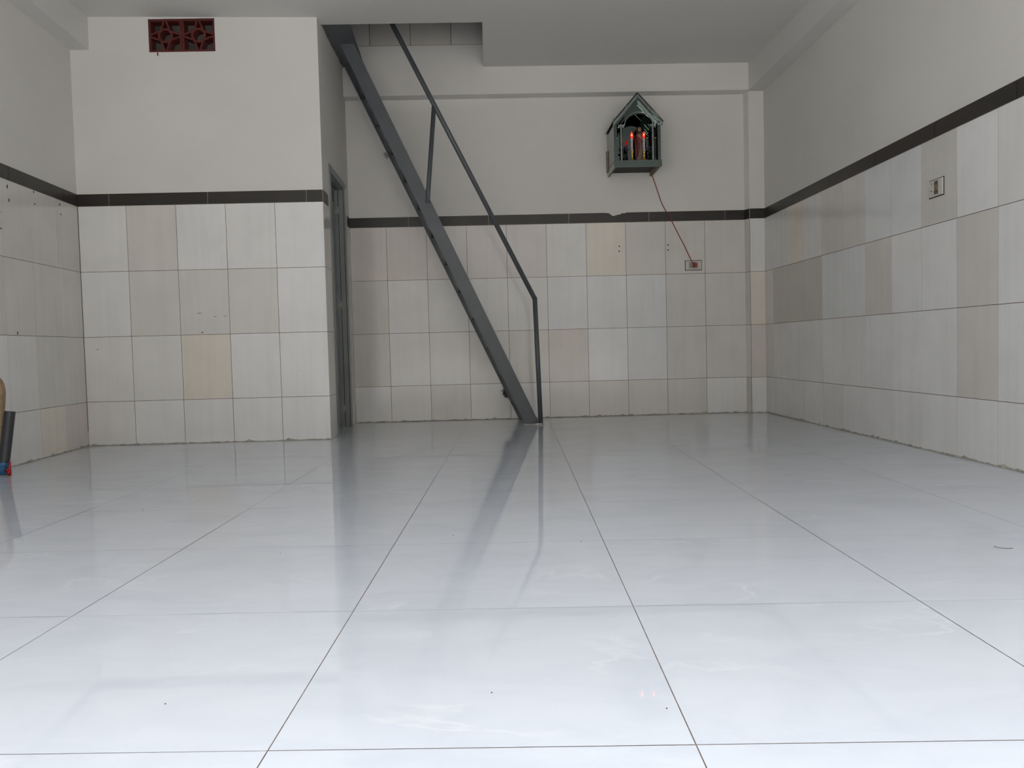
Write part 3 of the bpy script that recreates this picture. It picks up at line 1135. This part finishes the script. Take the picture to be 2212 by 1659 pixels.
# candle lamps
def candle_lamp(x, y, label):
    root = empty('candle_lamp', (x, y, SZ))
    tag(root, label, 'electric candle', 'red electric candle lamps in the altar')
    mb = MB()
    mb.lathe((x, y, SZ), [(.026, .001), (.027, .006), (.021, .012), (.010, .022), (.007, .038), (.011, .046), (.007, .054), (.009, .064),
                          (.014, .070), (.009, .078)], 20)
    mb.build('lamp_stand', gold_m, root)
    mb = MB()
    mb.lathe((x, y, SZ), [(.0075, .076), (.008, .10), (.0085, .125), (.010, .128), (.0085, .132), (.0085, .150), (.011, .158), (.012, .164), (.006, .166)], 16)
    for k in range(5):
        a = k * 1.26
        mb.ball((x + .0095 * math.cos(a), y + .0095 * math.sin(a), SZ + .085 + .014 * k), .004, seg=8, rings=5)
    mb.build('candle_tube', candle_m, root)
    mb = MB()
    mb.lathe((x, y, SZ), [(.004, .166), (.0075, .174), (.0095, .186), (.008, .198), (.0045, .208), (.001, .215)], 14)
    bl = mb.build('flame_bulb', bulb_m, root)
    mb = MB()
    mb.ball((x - .001, y - .0085, SZ + .19), .0048, .0022, .008, seg=10, rings=6)
    mb.build('bulb_core', bulbc_m, bl)
    return root


candle_lamp(1.052, 5.985, 'gold candle lamp with glowing red bulb, left one in the altar')
candle_lamp(1.139, 5.985, 'gold candle lamp with glowing red bulb, right one in front of the statuette')


# statuette
def statuette(x, y, z, s, label, robe, cloak):
    root = empty('statuette', (x, y, z))
    tag(root, label, 'statuette')
    mb = MB()
    mb.lathe((x, y, z), [(.030 * s, 0), (.031 * s, .012 * s), (.024 * s, .020 * s), (.025 * s, .045 * s), (.021 * s, .09 * s), (.019 * s, .13 * s),
                         (.024 * s, .172 * s), (.027 * s, .192 * s), (.018 * s, .206 * s), (.008 * s, .214 * s)], 20, sx=1.15, sy=.8)
    for k in range(7):
        a = -2.6 + k * .35
        mb.tube([(x + .025 * s * math.cos(a), y + .018 * s * math.sin(a), z + .02 * s), (x + .020 * s * math.cos(a), y + .015 * s * math.sin(a), z + .13 * s)], .0022 * s, 6)
    mb.build('robe', robe, root)
    mb = MB()
    for sg in (-1, 1):
        mb.tube([(x + sg * .024 * s, y - .004 * s, z + .19 * s), (x + sg * .032 * s, y - .012 * s, z + .155 * s), (x + sg * .016 * s, y - .022 * s, z + .150 * s)],
                [.010 * s, .0095 * s, .0075 * s], 10)
    mb.prism([(x - .034 * s, y - .016 * s, z + .03 * s), (x - .012 * s, y - .021 * s, z + .05 * s), (x + .006 * s, y - .022 * s, z + .165 * s),
              (x - .020 * s, y - .017 * s, z + .20 * s), (x - .036 * s, y - .008 * s, z + .15 * s)], (0, .008 * s, 0))
    mb.build('cloak', cloak, root)
    mb = MB()
    mb.ball((x, y - .002 * s, z + .235 * s), .0135 * s, .014 * s, .019 * s)
    mb.tube([(x, y, z + .205 * s), (x, y, z + .225 * s)], .007 * s, 10)
    mb.ball((x, y - .017 * s, z + .233 * s), .0022 * s, .003 * s, .004 * s, seg=8, rings=5)
    for sg in (-1, 1):
        mh = MB()
        mh.ball((x + sg * .006 * s, y - .027 * s, z + .150 * s), .005 * s, .004 * s, .008 * s, seg=8, rings=6)
        mh.build('hand', skin_m, root)
    mb.build('head', skin_m, root)
    mb = MB()
    mb.ball((x, y + .004 * s, z + .241 * s), .0165 * s, .0145 * s, .018 * s)
    for sg in (-1, 1):
        mb.tube([(x + sg * .013 * s, y + .001 * s, z + .245 * s), (x + sg * .0165 * s, y + .001 * s, z + .222 * s), (x + sg * .013 * s, y, z + .200 * s)], .0055 * s, 8)
    mb.tube([(x, y - .011 * s, z + .218 * s), (x, y - .012 * s, z + .208 * s)], .006 * s, 8)
    mb.build('hair', hair_m, root)
    return root


statuette(1.122, 6.060, SZ, 1.05, 'painted robed statuette with red cloak standing in the altar', robe_m, cloak_m)
# dark leaves with purple flowers at the sides
for xx, sd, lab in ((1.010, 1, 'dark artificial leaves with purple flowers at the left inside the altar'),
                    (1.198, 2, 'dark artificial leaves at the right inside the altar, behind the column')):
    rn = random.Random(sd)
    root = empty('artificial_flowers', (xx, 6.055, SZ))
    tag(root, lab, 'artificial flowers')
    mb = MB()
    for k in range(34):
        a, b = rn.uniform(0, 6.28), rn.uniform(-.2, 1.2)
        c_ = Vector((xx + rn.uniform(-.022, .022), 6.06 + rn.uniform(-.02, .02), SZ + .01 + rn.uniform(0, .11)))
        dv = Vector((math.cos(a) * math.cos(b), math.sin(a) * math.cos(b) * .5, math.sin(b))) * .02
        sd_ = Vector((0, 0, 1)).cross(dv).normalized() * .006
        mb.prism([c_ - dv, c_ + sd_, c_ + dv, c_ - sd_], (0, 0, .0012))
    mb.build('foliage', leaf_m, root)
    mb = MB()
    for k in range(7):
        mb.ball((xx + rn.uniform(-.025, .025), 6.045 + rn.uniform(-.01, .01), SZ + .09 + rn.uniform(0, .045)), .008, .006, .008, seg=8, rings=5)
    mb.build('blossom', flower_m, root)

# red cord to the socket
cord_pts = [(1.236, 6.262, 1.828), (1.250, 6.274, 1.812), (1.266, 6.275, 1.765), (1.282, 6.275, 1.716), (1.303, 6.275, 1.65), (1.322, 6.274, 1.594), (1.345, 6.270, 1.55),
            (1.382, 6.272, 1.487), (1.410, 6.274, 1.43), (1.441, 6.274, 1.366), (1.480, 6.273, 1.290), (1.509, 6.272, 1.226), (1.535, 6.266, 1.165), (1.552, 6.255, 1.133)]


def smooth_path(p, n=4):
    p = [Vector(a) for a in p]
    out = []
    for i in range(len(p) - 1):
        a, b, c_, d_ = p[max(i - 1, 0)], p[i], p[i + 1], p[min(i + 2, len(p) - 1)]
        for k in range(n):
            t = k / n
            out.append(.5 * ((2 * b) + (-a + c_) * t + (2 * a - 5 * b + 4 * c_ - d_) * t * t + (-a + 3 * b - 3 * c_ + d_) * t ** 3))
    out.append(p[-1])
    return out


cord = empty('power_cord', (1.55, 6.26, 1.13))
tag(cord, 'thin red power cord hanging from the altar down to the wall socket', 'cord')
mb = MB()
mb.tube(smooth_path(cord_pts), .0032, 8)
mb.build('cable', cord_m, cord)
mb = MB()
mb.prism([(1.545, 6.238, 1.143), (1.556, 6.238, 1.148), (1.571, 6.238, 1.132), (1.565, 6.238, 1.116), (1.553, 6.238, 1.108), (1.545, 6.238, 1.112)], (0, .024, 0))
mb.build('plug', redpl_m, cord, bevel=.002)


# sockets -------------------------------------------------------------
def socket(name, O, U, N, w, h, label, dirty=False, holes=True, cat='socket'):
    """plate centred at O"""
    O, U, N = Vector(O), Vector(U), Vector(N)
    Z = Vector((0, 0, 1))
    root = empty(name, O)
    tag(root, label, cat)
    mb_ = MB()
    mb_.obox(O - U * (w / 2 + .004) - Z * (h / 2 + .004), U * (w + .008), Z * (h + .008), N * .0025)
    mb_.build('dark_rim', edge_m, root)  # darker border around the plate
    mb_ = MB()
    mb_.obox(O - U * w / 2 - Z * h / 2, U * w, Z * h, N * .009)
    mb_.build('plate', plate_m, root, bevel=.002)
    mb_ = MB()
    mo = O + (U * (-.0) if not dirty else U * -.012)
    mw, mh = (.068, .046) if not dirty else (.030, .062)
    mb_.obox(mo - U * mw / 2 - Z * mh / 2, U * mw, Z * mh, N * .0115)
    mod = mb_.build('socket_module', dirty_m if dirty else plate2_m, root)
    mb_ = MB()
    if not dirty:
        for a in (-.022, .0, .022):
            for b in (-.008, .008):
                p = mo + U * a + Z * b
                mb_ = MB()
                mb_.tube([p + N * .010, p + N * .0122], .0035, 8)
                mb_.build('pin_hole', dark_m, mod)
    else:
        for b in (-.020, .020):
            for a in (-.007, .007):
                p = mo + U * a + Z * b
                mb_ = MB()
                mb_.obox(p - U * .0025 - Z * .007 + N * .010, U * .005, Z * .014, N * .0022)
                mb_.build('pin_hole', dark_m, mod)
    if dirty:
        for b in (-.018, .016):
            mb_ = MB()
            p = O + U * .030 + Z * b
            mb_.tube([p + N * .008, p + N * .0115], .0065, 14)
            mb_.build('round_button', plate_m, root)
            mb_ = MB()
            mb_.obox(p - U * .006 + Z * .006 + N * .009, U * .012, Z * .0022, N * .003)
            mb_.build('button_shadow_line', edge_m, root)  # dark strip paints a shadow at the upper edge of the button
    return root


socket('wall_socket', (1.554, YB - .0018, 1.127), (1, 0, 0), (0, -1, 0), .120, .068,
       'ivory wall socket with dark rim and a red plug, low on the back wall')
socket('wall_socket', (XR - .0018, 3.818, 1.229), (0, 1, 0), (-1, 0, 0), .120, .076,
       'old yellowed wall socket with two buttons on the right wall', dirty=True)
pL = OL + UL * (4.205 * kf) + NL * .0018
socket('wall_socket', (pL.x, pL.y, 1.243), UL, NL, .118, .078,
       'grimy wall socket cut off by the left edge of the picture, on the left wall', dirty=True)

# ------------------------------------------------------------------ left edge: pipe, valve, bent wood strip
pv = empty('pipe_with_valve', (-2.31, 3.94, 0))
tag(pv, 'short dark grey pipe standing in a blue valve with red handle by the left wall', 'pipe')
mb = MB()
mb.tube([(-2.304, 3.945, .045), (-2.279, 3.975, .300)], .0245, 24, cap=False)
mb.tube([(-2.279, 3.975, .300), (-2.304, 3.945, .045)], .0222, 24, cap=False)
mb.build('pipe', pipe_m, pv)
mb = MB()
mb.tube([(-2.420, 3.93, .027), (-2.36, 3.93, .027), (-2.32, 3.935, .026)], .024, 18)
mb.tube([(-2.345, 3.935, .027), (-2.283, 3.935, .029)], [.026, .0265], 18)
mb.tube([(-2.306, 3.943, .03), (-2.302, 3.947, .062)], .0285, 20)
mb.build('valve_body', blue_m, pv, bevel=.003)
mb = MB()
mb.tube([(-2.345, 3.916, .03), (-2.322, 3.912, .036)], .0215, 16)
mb.build('white_tape_band', white_m, pv)
mb = MB()
mb.tube([(-2.284, 3.925, .026), (-2.262, 3.915, .026)], .008, 12)
mb.build('valve_stem', redpl_m, pv)
mb = MB()
mb.tube([(-2.258, 3.912, .003), (-2.257, 3.912, .028), (-2.256, 3.914, .068)], [.0068, .0065, .0048], 12)
mb.tube([(-2.266, 3.912, .016), (-2.255, 3.912, .016)], .010, 12)
mb.build('valve_handle', redpl_m, pv)

mb = MB()
wp = smooth_path([(-2.52, 4.12, .452), (-2.455, 4.10, .470), (-2.402, 4.09, .448), (-2.378, 4.08, .392), (-2.386, 4.08, .30), (-2.388, 4.07, .19), (-2.372, 4.06, .10), (-2.357, 4.05, .015)], 4)
wp = [Vector((max(p.x, XLEFT(p.y) + .012), p.y, p.z)) for p in wp]
for i in range(len(wp) - 1):
    a, b = wp[i], wp[i + 1]
    tg = (b - a).normalized()
    sd_ = Vector((0, 1, 0)).cross(tg).normalized() * .0075
    mb.prism([a - sd_, a + sd_, b + sd_, b - sd_], (0, .03, 0))
tag(mb.build('bent_wood_strip', wood_m), 'curved tan wooden strip leaning on the left wall behind the grey pipe', 'wood strip')

# ------------------------------------------------------------------ specks and a thread on the floor
mb = MB()
mb.tube(smooth_path([(1.278, 2.075, .0012), (1.283, 2.060, .0012), (1.292, 2.051, .0014), (1.303, 2.049, .0014), (1.313, 2.052, .0012)]), .0006, 6)
tag(mb.build('thread', web_m), 'tiny curled thread lying on the floor at the right', 'thread')
spk = [((-.122, 2.392), 'dark crumb on the floor in the middle, near the partition reflection'),
       ((.248, 1.204), 'dark crumb close to the front floor joint'),
       ((.237, 2.269), 'dark crumb below the handrail reflection'),
       ((-1.24, 2.942), 'dark crumb on the left half of the floor'),
       ((-.583, 2.239), 'dark crumb just in front of a faint left floor joint'),
       ((-.521, 1.284), 'dark crumb on the left foreground tile'),
       ((-.012, 1.283), 'dark crumb on the central foreground tile')]
for (x, y), lab in spk:
    mb = MB()
    mb.ball((x, y, .0008), .0013, .001, .0008, seg=8, rings=5)
    tag(mb.build('crumb', dark_m), lab, 'crumb', 'crumbs scattered on the floor')
